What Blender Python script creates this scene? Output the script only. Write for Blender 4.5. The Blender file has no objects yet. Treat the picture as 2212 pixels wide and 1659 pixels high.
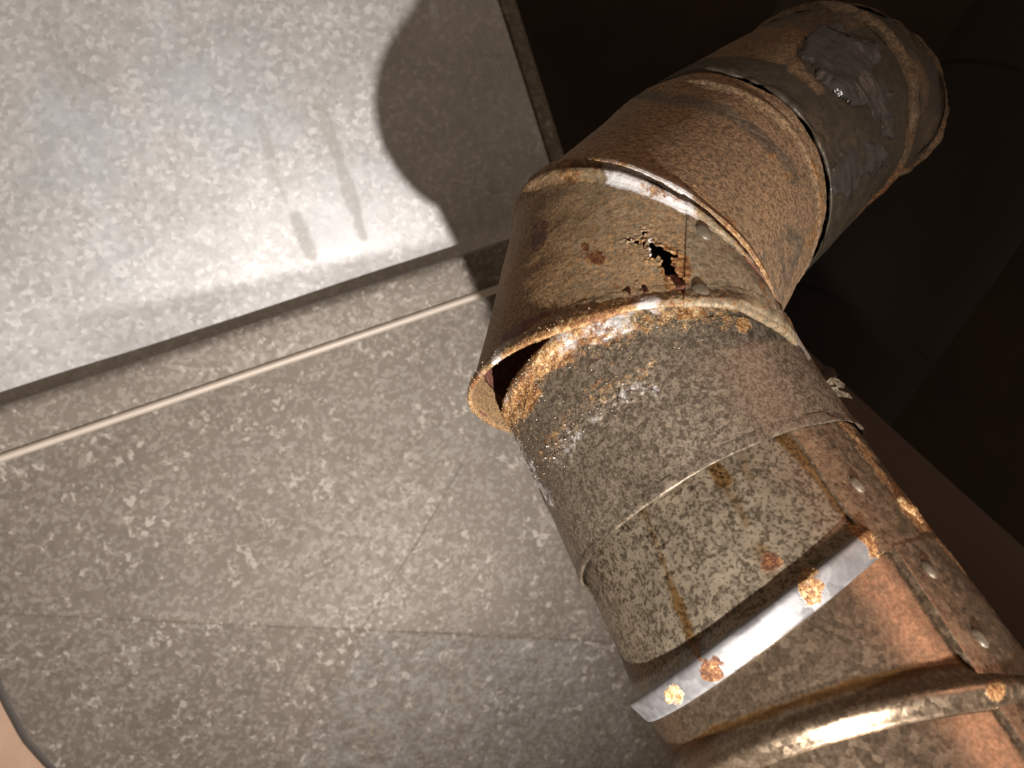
import bpy, math
import numpy as np
from mathutils import Matrix, Vector

# ------------------------------------------------------------------ camera, light, exposure
sc = bpy.context.scene
col = sc.collection
ROLL = math.radians(20)
CR, SR = math.cos(ROLL), math.sin(ROLL)
EYE = np.array([0.0, 0.0, 1.5])
F, CX, CY = 1597.0, 1106.0, 829.5            # measured lens, used to survey the place

def W(p):
    """surveyor's frame (right, down, away from the eye) -> world metres"""
    p = np.asarray(p, float)
    return np.stack([CR*p[..., 0] - SR*p[..., 1], p[..., 2], -SR*p[..., 0] - CR*p[..., 1]], -1) + EYE

cam_d = bpy.data.cameras.new('camera'); cam = bpy.data.objects.new('camera', cam_d); col.objects.link(cam)
cam_d.lens = 26; cam_d.sensor_width = 36; cam_d.clip_start = 0.01; cam_d.clip_end = 50
cam_d.dof.use_dof = True; cam_d.dof.focus_distance = 0.31; cam_d.dof.aperture_fstop = 15
cam.matrix_world = Matrix(((CR, SR, 0, EYE[0]), (0, 0, -1, EYE[1]), (-SR, CR, 0, EYE[2]), (0, 0, 0, 1)))
sc.camera = cam

world = bpy.data.worlds.new('World'); sc.world = world; world.use_nodes = True
bg = world.node_tree.nodes['Background']
bg.inputs[0].default_value = (1.0, 0.76, 0.56, 1); bg.inputs[1].default_value = 0.13

def aim(o, a, b):
    a = Vector(W(a)); b = Vector(W(b))
    o.location = a; o.rotation_euler = (b - a).to_track_quat('-Z', 'Y').to_euler()
# hand torch held below the lens
ld = bpy.data.lights.new('torch', 'SPOT'); ld.energy = 33; ld.color = (1.0, 0.945, 0.895)
ld.spot_size = math.radians(92); ld.spot_blend = 1.0; ld.shadow_soft_size = 0.006
lo = bpy.data.objects.new('torch', ld); col.objects.link(lo)
aim(lo, (.10, .271, -.135), (-.22, -.01, .55))
# added warm fill, right of the lens, for coppery reflections on the pipe
ad = bpy.data.lights.new('warm_fill', 'AREA'); ad.energy = 0.19; ad.color = (1.0, 0.56, 0.40)
ad.shape = 'DISK'; ad.size = 0.42; ad.spread = math.radians(70)
ao = bpy.data.objects.new('warm_fill', ad); col.objects.link(ao)
aim(ao, (.52, -.28, -.06), (.14, .12, .20))

vs = sc.view_settings
vs.view_transform = 'Standard'; vs.look = 'None'; vs.exposure = 0.0; vs.gamma = 1.0; vs.use_curve_mapping = False
sc.render.engine = 'CYCLES'

# ------------------------------------------------------------------ numeric helpers
rng = np.random.default_rng(7)
def nz(v): v = np.asarray(v, float); return v/np.maximum(np.linalg.norm(v, axis=-1, keepdims=True), 1e-12)
def proj(p): return np.stack([CX + F*p[..., 0]/p[..., 2], CY + F*p[..., 1]/p[..., 2]], -1)
def ray(x, y): return np.array([(x-CX)/F, (y-CY)/F, 1.0])
def sstep(a, b, x): t = np.clip((x-a)/(b-a), 0, 1); return t*t*(3-2*t)
TAB = rng.random(4096)
def vnoise(p):
    i = np.floor(p).astype(np.int64); f = p-i; f = f*f*(3-2*f); out = 0
    for dx in (0, 1):
        for dy in (0, 1):
            for dz in (0, 1):
                h = ((i[..., 0]+dx)*73856093 ^ (i[..., 1]+dy)*19349663 ^ (i[..., 2]+dz)*83492791) & 4095
                w = (f[..., 0] if dx else 1-f[..., 0])*(f[..., 1] if dy else 1-f[..., 1])*(f[..., 2] if dz else 1-f[..., 2])
                out = out + w*TAB[h]
    return out
def fbm(p, sc_, oc=4):
    s = 0; a = .5; t = 0
    for k in range(oc): s = s+a*vnoise(p*sc_*2**k+17.3*k); t += a; a *= .55
    return s/t
def seg_d(px, py, line):
    d = np.full(px.shape, 1e9)
    for (x0, y0), (x1, y1) in zip(line[:-1], line[1:]):
        ex, ey = x1-x0, y1-y0
        t = np.clip(((px-x0)*ex+(py-y0)*ey)/(ex*ex+ey*ey+1e-9), 0, 1)
        d = np.minimum(d, np.hypot(px-x0-t*ex, py-y0-t*ey))
    return d
def inpoly(px, py, poly):
    c = np.zeros(px.shape, bool); n = len(poly)
    for k in range(n):
        x0, y0 = poly[k]; x1, y1 = poly[(k+1) % n]
        m = ((y0 > py) != (y1 > py)) & (px < (x1-x0)*(py-y0)/(y1-y0+1e-12)+x0)
        c ^= m
    return c

# ------------------------------------------------------------------ object helpers
def empty(name, at, label, cat, group=None):
    o = bpy.data.objects.new(name, None); col.objects.link(o); o.empty_display_size = .02
    o.location = Vector(W(at)); o['label'] = label; o['category'] = cat
    if group: o['group'] = group
    return o
def link_mesh(name, verts_w, faces, mats, parent=None, attrs=None, smooth=True, matidx=None, kind=None, label=None):
    """verts in world coordinates, faces an (n,4) or (n,3) array or list"""
    off = np.zeros(3)
    p = parent
    while p is not None:
        off = off+np.array(p.location); p = p.parent
    me = bpy.data.meshes.new(name)
    v = np.asarray(verts_w, float)-off
    if isinstance(faces, np.ndarray):
        n, k = faces.shape
        me.vertices.add(len(v)); me.vertices.foreach_set('co', v.astype(np.float32).ravel())
        me.loops.add(n*k); me.loops.foreach_set('vertex_index', faces.astype(np.int32).ravel())
        me.polygons.add(n); me.polygons.foreach_set('loop_start', np.arange(0, n*k, k, dtype=np.int32))
        me.polygons.foreach_set('loop_total', np.full(n, k, dtype=np.int32))
    else:
        me.from_pydata(v.tolist(), [], [list(map(int, f)) for f in faces])
    me.update(calc_edges=True); me.validate()
    for m in mats: me.materials.append(m)
    if smooth: me.polygons.foreach_set('use_smooth', np.ones(len(me.polygons), bool))
    if matidx is not None: me.polygons.foreach_set('material_index', np.asarray(matidx, np.int32))
    for k_, a in (attrs or {}).items():
        at = me.attributes.new(k_, 'FLOAT', 'POINT'); at.data.foreach_set('value', np.asarray(a, np.float32).ravel())
    o = bpy.data.objects.new(name, me); col.objects.link(o)
    if parent is not None: o.parent = parent
    if kind: o['kind'] = kind
    if label: o['label'] = label
    return o
def grid_faces(nr, nc, closed, flip=False):
    i, j = np.meshgrid(np.arange(nr-1), np.arange(nc if closed else nc-1), indexing='ij')
    j2 = (j+1) % nc
    f = np.stack([i*nc+j, i*nc+j2, (i+1)*nc+j2, (i+1)*nc+j], -1).reshape(-1, 4)
    return f[:, ::-1].copy() if flip else f
def grid_normals(P, closed):
    dr = np.gradient(P, axis=0)
    dc = (np.roll(P, -1, 1)-np.roll(P, 1, 1)) if closed else np.gradient(P, axis=1)
    return nz(np.cross(dc, dr))
class Surf:
    """a gridded sheet in the surveyor's frame with its outward normals and where each point is seen"""
    def __init__(s, P, closed, centre=None, toward_eye=False):
        s.P = P; s.closed = closed
        N = grid_normals(P, closed)
        test = (N*(P-centre)).sum(-1).mean() if centre is not None else -(N*P).sum(-1).mean()
        s.flip = test < 0
        s.N = -N if s.flip else N
        q = proj(P); s.x = q[..., 0]; s.y = q[..., 1]
        s.front = (s.N*P).sum(-1) < 0
        # grid face winding (i,j),(i,j+1),(i+1,j+1) has normal dc x dr = N before flipping
    def blob(s, x, y, r, soft=.5, nscale=400., namp=.5):
        d = np.hypot(s.x-x, s.y-y)/r + (fbm(s.P, nscale, 3)-.5)*2*namp
        return np.where(s.front, 1-sstep(1-soft, 1+soft, d), 0)
    def stroke(s, line, w, soft=.5, nscale=300., namp=.5):
        d = seg_d(s.x, s.y, line)/(w*.5) + (fbm(s.P, nscale, 3)-.5)*2*namp
        return np.where(s.front, 1-sstep(1-soft, 1+soft, d), 0)
    def poly(s, poly): return inpoly(s.x, s.y, poly) & s.front
    def at(s, x, y):
        d = np.hypot(s.x-x, s.y-y)+np.where(s.front, 0, 1e6)
        k = np.unravel_index(np.argmin(d), d.shape); return s.P[k], s.N[k]
    def obj(s, name, mats, parent, attrs, keep=None, kind=None, label=None):
        nr, nc = s.P.shape[:2]
        f = grid_faces(nr, nc, s.closed, s.flip)
        if keep is not None:
            f = f[keep.ravel()[f].all(1)]
        v = W(s.P).reshape(-1, 3)
        return link_mesh(name, v, f, mats, parent, attrs, kind=kind, label=label)

# ------------------------------------------------------------------ materials
def nodes(name):
    m = bpy.data.materials.new(name); m.use_nodes = True
    t = m.node_tree; b = t.nodes['Principled BSDF']; return m, t, b
class NB:
    def __init__(s, t): s.t = t
    def n(s, typ, **kw):
        o = s.t.nodes.new(typ)
        for k, v in kw.items(): setattr(o, k, v)
        return o
    def set(s, sock, v):
        if isinstance(v, bpy.types.NodeSocket): s.t.links.new(v, sock)
        else: sock.default_value = v
    def math(s, op, a, b=0.0, c=None, clamp=False):
        o = s.n('ShaderNodeMath', operation=op); o.use_clamp = clamp
        s.set(o.inputs[0], a); s.set(o.inputs[1], b)
        if c is not None: s.set(o.inputs[2], c)
        return o.outputs[0]
    def noise(s, vec, scale, detail=3, rough=.55, dist=0, out=0):
        o = s.n('ShaderNodeTexNoise'); s.set(o.inputs['Vector'], vec); o.inputs['Scale'].default_value = scale
        o.inputs['Detail'].default_value = detail; o.inputs['Roughness'].default_value = rough; o.inputs['Distortion'].default_value = dist
        return o.outputs[out]
    def vor(s, vec, scale, feature='F1', out='Color', rnd=1):
        o = s.n('ShaderNodeTexVoronoi', feature=feature); s.set(o.inputs['Vector'], vec); o.inputs['Scale'].default_value = scale
        o.inputs['Randomness'].default_value = rnd
        return o.outputs[out]
    def ramp(s, fac, stops, interp='LINEAR'):
        o = s.n('ShaderNodeValToRGB'); r = o.color_ramp; r.interpolation = interp
        while len(r.elements) < len(stops): r.elements.new(.5)
        for e, (p, c) in zip(r.elements, stops): e.position = p; e.color = (*c, 1) if len(c) == 3 else c
        s.set(o.inputs[0], fac); return o.outputs[0]
    def val(s, fac, a, b):
        o = s.n('ShaderNodeMapRange', interpolation_type='SMOOTHSTEP'); s.set(o.inputs[0], fac)
        o.inputs[1].default_value = a; o.inputs[2].default_value = b; return o.outputs[0]
    def mix(s, f, a, b, blend='MIX'):
        o = s.n('ShaderNodeMix', data_type='RGBA', blend_type=blend)
        s.set(o.inputs[0], f)
        for k, v in ((6, a), (7, b)):
            if not isinstance(v, bpy.types.NodeSocket): v = (*v, 1) if len(v) == 3 else v
            s.set(o.inputs[k], v)
        return o.outputs[2]
    def mixf(s, f, a, b):
        o = s.n('ShaderNodeMix', data_type='FLOAT'); s.set(o.inputs[0], f); s.set(o.inputs[2], a); s.set(o.inputs[3], b); return o.outputs[0]
    def attr(s, name):
        o = s.n('ShaderNodeAttribute', attribute_name=name); return o.outputs['Fac']
    def sep(s, c):
        o = s.n('ShaderNodeSeparateColor'); s.set(o.inputs[0], c); return o.outputs[0]

RUST = [(.28, (.03, .011, .006)), (.40, (.095, .032, .011)), (.48, (.20, .082, .026)), (.55, (.37, .20, .075)), (.63, (.56, .41, .22)), (.74, (.76, .66, .51))]
def metal(name, dark, light, scale, thr=.5, soft=.07, metallic=.75, rough=.42, film=(.26, .155, .07), rust=RUST, bump=.25, cell=.35, grain=1.0):
    m, t, b = nodes(name); k = NB(t)
    vec = k.n('ShaderNodeTexCoord').outputs['Object']
    wv = k.n('ShaderNodeVectorMath', operation='MULTIPLY_ADD')
    k.set(wv.inputs[0], k.noise(vec, scale*.7, 2, out=1)); wv.inputs[1].default_value = (.9/scale,)*3; k.set(wv.inputs[2], vec)
    wv = wv.outputs[0]
    n1 = k.noise(wv, scale, 2.5, .5)
    cellv = k.sep(k.vor(wv, scale*.55))
    n1 = k.math('ADD', n1, k.math('MULTIPLY', k.math('SUBTRACT', cellv, .5), .12 if cell > .1 else .03))
    spang = k.val(n1, thr-soft, thr+soft)
    base = k.mix(spang, dark, light)
    base = k.mix(1.0, base, k.ramp(cellv, [(0, (1-cell,)*3), (1, (1+cell*.6,)*3)]), 'MULTIPLY')
    big = k.noise(vec, 22, 4, .6)
    base = k.mix(1.0, base, k.ramp(big, [(.3, (.78, .76, .74)), (.7, (1.12, 1.12, 1.12))]), 'MULTIPLY')
    fine = k.noise(vec, 1400*grain, 3, .65)
    mid = k.noise(vec, 330*grain, 4, .65)
    fa = k.attr('film')
    f = k.val(k.math('ADD', fa, k.math('MULTIPLY', k.math('SUBTRACT', mid, .5), 1.1)), .22, .85)
    f = k.math('MULTIPLY', f, k.val(fa, 0.0, .12))
    mott = k.mixf(.6, fine, k.noise(wv, 620*grain, 3, .6, .6))
    fcol = k.mix(k.val(mott, .38, .62), tuple(c*.36 for c in film), tuple(min(1, c*1.4) for c in film))
    fcol = k.mix(1.0, fcol, k.ramp(big, [(.32, (.84, .86, .88)), (.68, (1.10, 1.06, 1.0))]), 'MULTIPLY')
    base = k.mix(k.math('MULTIPLY', f, .9), base, fcol)
    wa = k.attr('wet_shade')
    wet_shade = k.val(k.math('ADD', wa, k.math('MULTIPLY', k.math('SUBTRACT', mid, .5), .5)), .25, .75)
    wet_shade = k.math('MULTIPLY', wet_shade, k.val(wa, 0, .1))
    base = k.mix(wet_shade, base, (.50, .34, .17), 'MULTIPLY')
    ha = k.attr('white')
    wh = k.val(k.math('ADD', ha, k.math('MULTIPLY', k.math('SUBTRACT', mid, .5), .9)), .35, .65)
    wh = k.math('MULTIPLY', wh, k.val(ha, 0, .1))
    base = k.mix(wh, base, k.mix(fine, (.5, .48, .47), (.88, .85, .84)))
    ra = k.attr('rust')
    r = k.val(k.math('ADD', ra, k.math('MULTIPLY', k.math('SUBTRACT', k.mixf(.4, mid, fine), .5), 1.3)), .40, .62)
    r = k.math('MULTIPLY', r, k.val(ra, 0, .12))
    rn = k.math('ADD', k.mixf(.45, k.noise(vec, 420, 4, .7), fine), k.math('MULTIPLY', k.attr('hue'), .25))
    base = k.mix(r, base, k.ramp(rn, rust))
    k.set(b.inputs['Base Color'], base)
    met = k.mixf(r, k.mixf(wet_shade, k.mixf(f, metallic, .12), metallic*.5), 0.05)
    k.set(b.inputs['Metallic'], met)
    ro = k.math('ADD', rough, k.math('MULTIPLY', k.math('SUBTRACT', cellv, .5), .22))
    ro = k.mixf(f, ro, .72); ro = k.mixf(wet_shade, ro, .30); ro = k.mixf(wh, ro, .5)
    ro = k.mixf(r, ro, .62)
    k.set(b.inputs['Roughness'], ro)
    hgt = k.math('MULTIPLY', fine, k.math('ADD', k.math('ADD', k.math('MULTIPLY', r, 1.6), k.math('MULTIPLY', f, .55)), .10))
    hgt = k.math('ADD', hgt, k.math('MULTIPLY', mid, k.math('ADD', k.math('MULTIPLY', r, 1.5), .12)))
    bm = k.n('ShaderNodeBump'); bm.inputs['Strength'].default_value = bump; bm.inputs['Distance'].default_value = .0012
    k.set(bm.inputs['Height'], hgt); t.links.new(bm.outputs[0], b.inputs['Normal'])
    return m

M_G1 = metal('mottled_zinc', (.112, .087, .062), (.215, .174, .127), 1150, .50, soft=.10, metallic=.5, rough=.46, film=(.24, .16, .09), cell=.2)
M_P1 = metal('clean_zinc', (.125, .097, .066), (.275, .226, .162), 820, .46, soft=.06, metallic=.55, rough=.42, film=(.28, .2, .11), cell=.18)
M_P2 = metal('bright_zinc', (.205, .148, .10), (.33, .25, .175), 900, .50, soft=.20, metallic=.85, rough=.33, film=(.28, .2, .11), cell=.08)
M_BEAD = metal('bead_lit_zinc', (.23, .225, .23), (.31, .305, .31), 320, .5, soft=.25, metallic=.6, rough=.50, cell=.12)  # brighter zinc, painted only on the bead's lit face
M_G2 = metal('weathered_zinc', (.20, .162, .105), (.32, .27, .185), 900, .5, soft=.12, metallic=.35, rough=.55, film=(.345, .205, .095), cell=.2, grain=1.35)
M_G3 = metal('brown_zinc', (.13, .10, .07), (.24, .185, .13), 700, .5, soft=.12, metallic=.3, rough=.6, film=(.31, .20, .112), cell=.2, grain=.85)
M_G4 = metal('dark_zinc', (.055, .043, .030), (.078, .062, .043), 300, .5, soft=.3, metallic=.3, rough=.5, film=(.22, .135, .07), cell=.1)
M_IN = metal('inner_rust', (.13, .05, .038), (.24, .095, .07), 500, .5, soft=.2, metallic=.0, rough=.85, film=(.2, .08, .05))

def duct_mat(name, dark, light, metallic, rough, thr=.72, scale=150., rvar=.2):
    m, t, b = nodes(name); k = NB(t)
    vec = k.n('ShaderNodeTexCoord').outputs['Object']
    wv = k.n('ShaderNodeVectorMath', operation='MULTIPLY_ADD')
    k.set(wv.inputs[0], k.noise(vec, scale*1.6, 2, out=1)); wv.inputs[1].default_value = (.55/scale,)*3; k.set(wv.inputs[2], vec)
    wv = wv.outputs[0]
    c1 = k.sep(k.vor(wv, scale*1.25)); c2 = k.sep(k.vor(wv, scale*2.3))
    nn = k.noise(wv, scale*1.5, 2, .5)
    zone = k.noise(vec, 14, 3, .6)
    sel = k.math('ADD', k.math('ADD', k.math('MULTIPLY', c1, .55), k.math('MULTIPLY', nn, .75)), k.math('MULTIPLY', k.math('SUBTRACT', zone, .5), .45))
    fleck = k.val(sel, thr, thr+.10)
    sub = k.math('MULTIPLY', k.val(k.math('ADD', c2, k.math('MULTIPLY', nn, .5)), .75, 1.05), .38)
    fk = k.math('MAXIMUM', fleck, sub)
    base = k.mix(fk, dark, light)
    base = k.mix(1.0, base, k.ramp(c1, [(0, (.90, .90, .90)), (1, (1.08, 1.08, 1.08))]), 'MULTIPLY')
    base = k.mix(1.0, base, k.ramp(k.noise(vec, 9, 4, .6), [(.3, (.86, .85, .83)), (.7, (1.1, 1.1, 1.1))]), 'MULTIPLY')
    ha = k.attr('white')
    wn = k.val(k.math('ADD', ha, k.math('MULTIPLY', k.math('SUBTRACT', k.noise(vec, 70, 6, .75), .5), 1.3)), .15, 1.15)
    wn = k.math('MULTIPLY', wn, k.val(ha, 0, .15))
    base = k.mix(k.math('MULTIPLY', wn, .6), base, (.74, .80, .86))
    wa = k.attr('wet_shade')
    wet_shade = k.val(k.math('ADD', wa, k.math('MULTIPLY', k.math('SUBTRACT', k.noise(vec, 120, 4, .6), .5), .4)), .25, .7)
    wet_shade = k.math('MULTIPLY', wet_shade, k.val(wa, 0, .1))
    base = k.mix(k.math('MULTIPLY', wet_shade, .8), base, (.74, .725, .69), 'MULTIPLY')
    ra = k.attr('rust')
    r = k.math('MULTIPLY', k.val(k.math('ADD', ra, k.math('MULTIPLY', k.math('SUBTRACT', k.noise(vec, 260, 4, .6), .5), 1.0)), .4, .75), k.val(ra, 0, .1))
    base = k.mix(r, base, (.62, .47, .30))
    k.set(b.inputs['Base Color'], base)
    k.set(b.inputs['Metallic'], k.mixf(k.math('MAXIMUM', wn, r), metallic, .45))
    ro = k.math('ADD', k.math('ADD', rough, k.math('MULTIPLY', k.math('SUBTRACT', c1, .5), rvar)), k.math('MULTIPLY', wet_shade, .12))
    k.set(b.inputs['Roughness'], ro)
    bm = k.n('ShaderNodeBump'); bm.inputs['Strength'].default_value = .06; bm.inputs['Distance'].default_value = .001
    k.set(bm.inputs['Height'], k.math('ADD', k.noise(vec, 900, 3, .6), c1)); t.links.new(bm.outputs[0], b.inputs['Normal'])
    return m
M_DUP = duct_mat('duct_zinc_upper', (.80, .785, .785), (.93, .915, .91), .50, .47, thr=.82, scale=180., rvar=.10)  # same zinc as the lower face, paler: torchlit brightness is in the colour
M_DLO = duct_mat('duct_zinc_lower', (.262, .223, .186), (.52, .475, .425), .22, .60, thr=.88, scale=124.)  # same zinc, darker base for the face turned from the torch

def plain(name, colr, rough=.6, metallic=0., var=.25, scale=60., bump=.1):
    m, t, b = nodes(name); k = NB(t); vec = k.n('ShaderNodeTexCoord').outputs['Object']
    n = k.noise(vec, scale, 5, .65)
    k.set(b.inputs['Base Color'], k.mix(n, tuple(c*(1-var) for c in colr), tuple(min(1, c*(1+var)) for c in colr)))
    b.inputs['Roughness'].default_value = rough; b.inputs['Metallic'].default_value = metallic
    bm = k.n('ShaderNodeBump'); bm.inputs['Strength'].default_value = bump; bm.inputs['Distance'].default_value = .002
    k.set(bm.inputs['Height'], n); t.links.new(bm.outputs[0], b.inputs['Normal'])
    return m
M_WALL = plain('peach_plaster', (.72, .48, .34), .9, scale=70, var=.2)
M_DARK = plain('unlit_board', (.042, .028, .018), .95, scale=6, var=.5)  # near-black base puts the unlit depth into the colour
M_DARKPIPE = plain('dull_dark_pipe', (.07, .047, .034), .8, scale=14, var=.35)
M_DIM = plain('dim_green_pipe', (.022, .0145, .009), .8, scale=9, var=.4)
M_RIVET = metal('rivet_zinc', (.13, .105, .072), (.19, .155, .11), 500, .5, soft=.2, metallic=.25, rough=.5)
M_TAR = plain('tar_sealant', (.05, .043, .037), .16, scale=150, var=.8, bump=.45)
M_LIP = plain('lit_lip', (.80, .70, .60), .5, .1, scale=60, var=.12)  # warm white puts the lip's catch of torchlight into its colour
M_EDGE = plain('dark_edge', (.10, .085, .075), .6, scale=80)
def grain_mat(name, stops, rough, metallic):
    m, t, b = nodes(name); k = NB(t)
    g = k.n('ShaderNodeNewGeometry').outputs['Random Per Island']
    k.set(b.inputs['Base Color'], k.ramp(g, stops)); b.inputs['Roughness'].default_value = rough; b.inputs['Metallic'].default_value = metallic
    return m
M_FLAKE = grain_mat('rust_grains', [(0, (.06, .022, .01)), (.28, (.16, .07, .02)), (.45, (.30, .20, .10)), (.62, (.55, .36, .14)), (.8, (.74, .62, .42)), (1, (.78, .70, .58))], .42, .25)
m, t, b = nodes('water'); b.inputs['Base Color'].default_value = (.95, .9, .82, 1); b.inputs['Roughness'].default_value = .03
b.inputs['Transmission Weight'].default_value = 1; b.inputs['IOR'].default_value = 1.33; M_WATER = m

# ------------------------------------------------------------------ galvanised duct behind the flue
ND = nz(np.array([.255, .125, -1.0]))
P0 = ray(600, 450)*.70
def on_plane(x, y, w=0.0, p0=None, n=None):
    p0 = P0 if p0 is None else p0; n = ND if n is None else n
    r = ray(x, y); return r*((p0+n*w) @ n)/(r @ n)
STRIP_W = .046
qa, qb = on_plane(0, 998, STRIP_W), on_plane(1060, 636, STRIP_W)
U = nz(qb-qa); V = np.cross(U, ND); V = V if V[1] > 0 else -V       # V runs down the duct face
O = qa-ND*STRIP_W                                                  # foot of the strip on the upper panel's plane
def duct(u, v, w): return O+np.multiply.outer(u, U)+np.multiply.outer(v, V)+np.multiply.outer(w, ND)
def uv(x, y, w=0.0):
    d = on_plane(x, y, w)-O; return d @ U, d @ V
duct_root = empty('sheet_metal_duct', duct(np.array(.2), np.array(.3), np.array(0.)), 'large galvanised sheet metal duct with speckled zinc panels behind the rusty flue', 'duct')
# right edge of the duct
(eu0, ev0), (eu1, ev1) = uv(1074, 0), uv(1190, 365)
def right_u(v): return eu0+(eu1-eu0)*(v-ev0)/(ev1-ev0)
v_top = uv(0, 0)[1]-.35
v_step = np.mean([uv(0, 868)[1], uv(550, 712)[1], uv(1000, 545)[1]])
# upper panel
nv, nu = 150, 170
vv = np.linspace(v_top, v_step+.012, nv); tt = np.linspace(0, 1, nu)
uu = -.42+(right_u(vv)[:, None]+.42)*tt[None]
VV = np.repeat(vv[:, None], nu, 1)
base = O+uu[..., None]*U+VV[..., None]*V
(b0u, b0v), (b1u, b1v) = uv(250, 668), uv(875, 536)
bendv = b0v+(b1v-b0v)*(uu-b0u)/(b1u-b0u)
tilt = np.clip(VV-bendv, 0, None)
hw = tilt*math.tan(math.radians(7))*sstep(b0u-.10, b0u+.04, uu)
hw = hw+(fbm(base, 7, 2)-.5)*.005+(fbm(base, 20, 2)-.5)*.0012
up = Surf(base+hw[..., None]*ND, False)
white = np.maximum.reduce([up.blob(200, 320, 150, .95, 25, .9)*.9, up.blob(440, 190, 150, .95, 25, .9)*.9, up.blob(250, 540, 110, .95, 25, .9)*.6, up.blob(760, 470, 140, .95, 25, .9)*.6])
wet_shade = np.maximum.reduce([up.stroke([(585, 370), (640, 470), (655, 520)], 26, .8, 60, .8)*.55, up.stroke([(640, 470), (672, 548)], 36, .5, 60, .5)*.75,
                         up.stroke([(690, 220), (735, 360), (765, 450), (785, 510)], 28, .8, 60, .7)*.82, up.stroke([(200, 480), (250, 610)], 30, .8, 60, .7)*.35,
                         up.stroke([(560, 250), (600, 400)], 30, .8, 60, .7)*.62])
up.obj('upper_panel', [M_DUP], duct_root, {'white': white, 'wet_shade': wet_shade})
# seam strip standing proud of the panels: top return, face, bottom return, with a fine bead above its lower lip
def strip_profile():
    vt = v_step; f = STRIP_W
    return [(vt-.001, -.004), (vt-.0006, f*.8), (vt+.001, f), (vt+.008, f+.0006), (-.0105, f+.0006), (-.0070, f), (-.0050, f), (0, f-.004), (.0004, -.004)]
pr = np.array(strip_profile())
ns = 150; us = np.linspace(-.42, right_u(-.02)+.004, ns)
SP = O+us[None, :, None]*U+pr[:, None, 0:1]*V+pr[:, None, 1:2]*ND
SP = SP+((fbm(O+us[:, None]*U, 9, 2)-.5)*.004)[None, :, None]*ND
strip_o = Surf(SP, False).obj('seam_strip', [M_DLO], duct_root, {})
pr = np.array([(-.0052, f_) for f_ in (STRIP_W-.001,)]+[(-.0030+.0036*math.cos(q), STRIP_W+.0012+.0060*math.sin(q)) for q in np.linspace(math.pi, -.35*math.pi, 16)])
LP = O+us[None, :, None]*U+pr[:, None, 0:1]*V+pr[:, None, 1:2]*ND+((fbm(O+us[:, None]*U, 9, 2)-.5)*.004)[None, :, None]*ND
Surf(LP, False).obj('strip_lip', [M_LIP], strip_o, {})
# lower panel: leans out a little and is cross-broken
LEAN = math.radians(11)
VL = nz(V*math.cos(LEAN)+ND*math.sin(LEAN)); NL = nz(ND*math.cos(LEAN)-V*math.sin(LEAN)); OL = O+ND*.004-VL*.004
def uvl(x, y):
    r = ray(x, y); p = r*(OL @ NL)/(r @ NL)-OL; return p @ U, p @ VL
edge = [uvl(-70, 1200), uvl(-40, 1400), uvl(-14, 1470), uvl(2, 1524), uvl(38, 1612), uvl(84, 1675), uvl(150, 1740), uvl(300, 1840), uvl(620, 1960), uvl(1000, 2050)]
ev = [-.01]+[e[1] for e in edge]; eu = [edge[0][0]-.25]+[e[0] for e in edge]
eu[0] = -.42; eu[1] = edge[0][0]-.05
order = np.argsort(ev); ev = np.array(ev)[order]; eu = np.array(eu)[order]
vmax = ev[-1]
nv, nu = 340, 290
tt = np.linspace(0, 1, nu)
vv = np.linspace(-.0, vmax, nv)
uL = np.interp(vv, ev, eu); uR = np.full(nv, right_u(.05)+.02)+.25*vv
uu = uL[:, None]+(uR-uL)[:, None]*tt[None]; VV = np.repeat(vv[:, None], nu, 1)
K = np.array(uvl(780, 1360))
def hinge(a, b, deg):
    a = np.array(uvl(*a)); b = np.array(uvl(*b)); d = nz(b-a); n = np.array([-d[1], d[0]])
    return lambda u_, v_: np.clip((u_-a[0])*n[0]+(v_-a[1])*n[1], 0, None)*math.tan(math.radians(deg))
h1 = hinge((0, 1325), (1300, 1385), -11); h2 = hinge((640, 1590), (1000, 1000), -7); h3 = hinge((90, 1180), (130, 1330), 1.2)
base = OL+uu[..., None]*U+VV[..., None]*VL
hw = h1(uu, VV)+h2(uu, VV)+(fbm(base, 6, 2)-.5)*.004
low = Surf(base+hw[..., None]*NL, False)
rust = np.maximum.reduce([low.blob(815, 1570, 60, .9, 120, 1.4)*.40, low.blob(985, 1480, 26, .9, 200, 1.6)*.42, low.stroke([(770, 1630), (800, 1612)], 22, .8, 200, 1.2)*.42])
wt = np.maximum.reduce([low.blob(800, 1555, 75, .9, 60, 1.)*.4, low.poly([(790, 1365), (1300, 1390), (1400, 1659), (640, 1659)])*.35])  # facet under the crease whitened: its tilt to the torch, in colour
crs = np.maximum.reduce([low.stroke([(0, 1325), (130, 1331), (500, 1350), (780, 1360), (1300, 1385)], 5, .6, 60, .3)*.95, low.stroke([(1000, 1000), (890, 1190), (780, 1360), (700, 1490), (640, 1590)], 5, .9, 60, .5)*.7, low.stroke([(90, 1180), (130, 1330)], 4, .9, 60, .4)*.6])  # crease lines drawn darker in the colour, for a groove's shade
low.obj('lower_panel', [M_DLO], duct_root, {'rust': rust, 'white': wt, 'wet_shade': crs})
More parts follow.
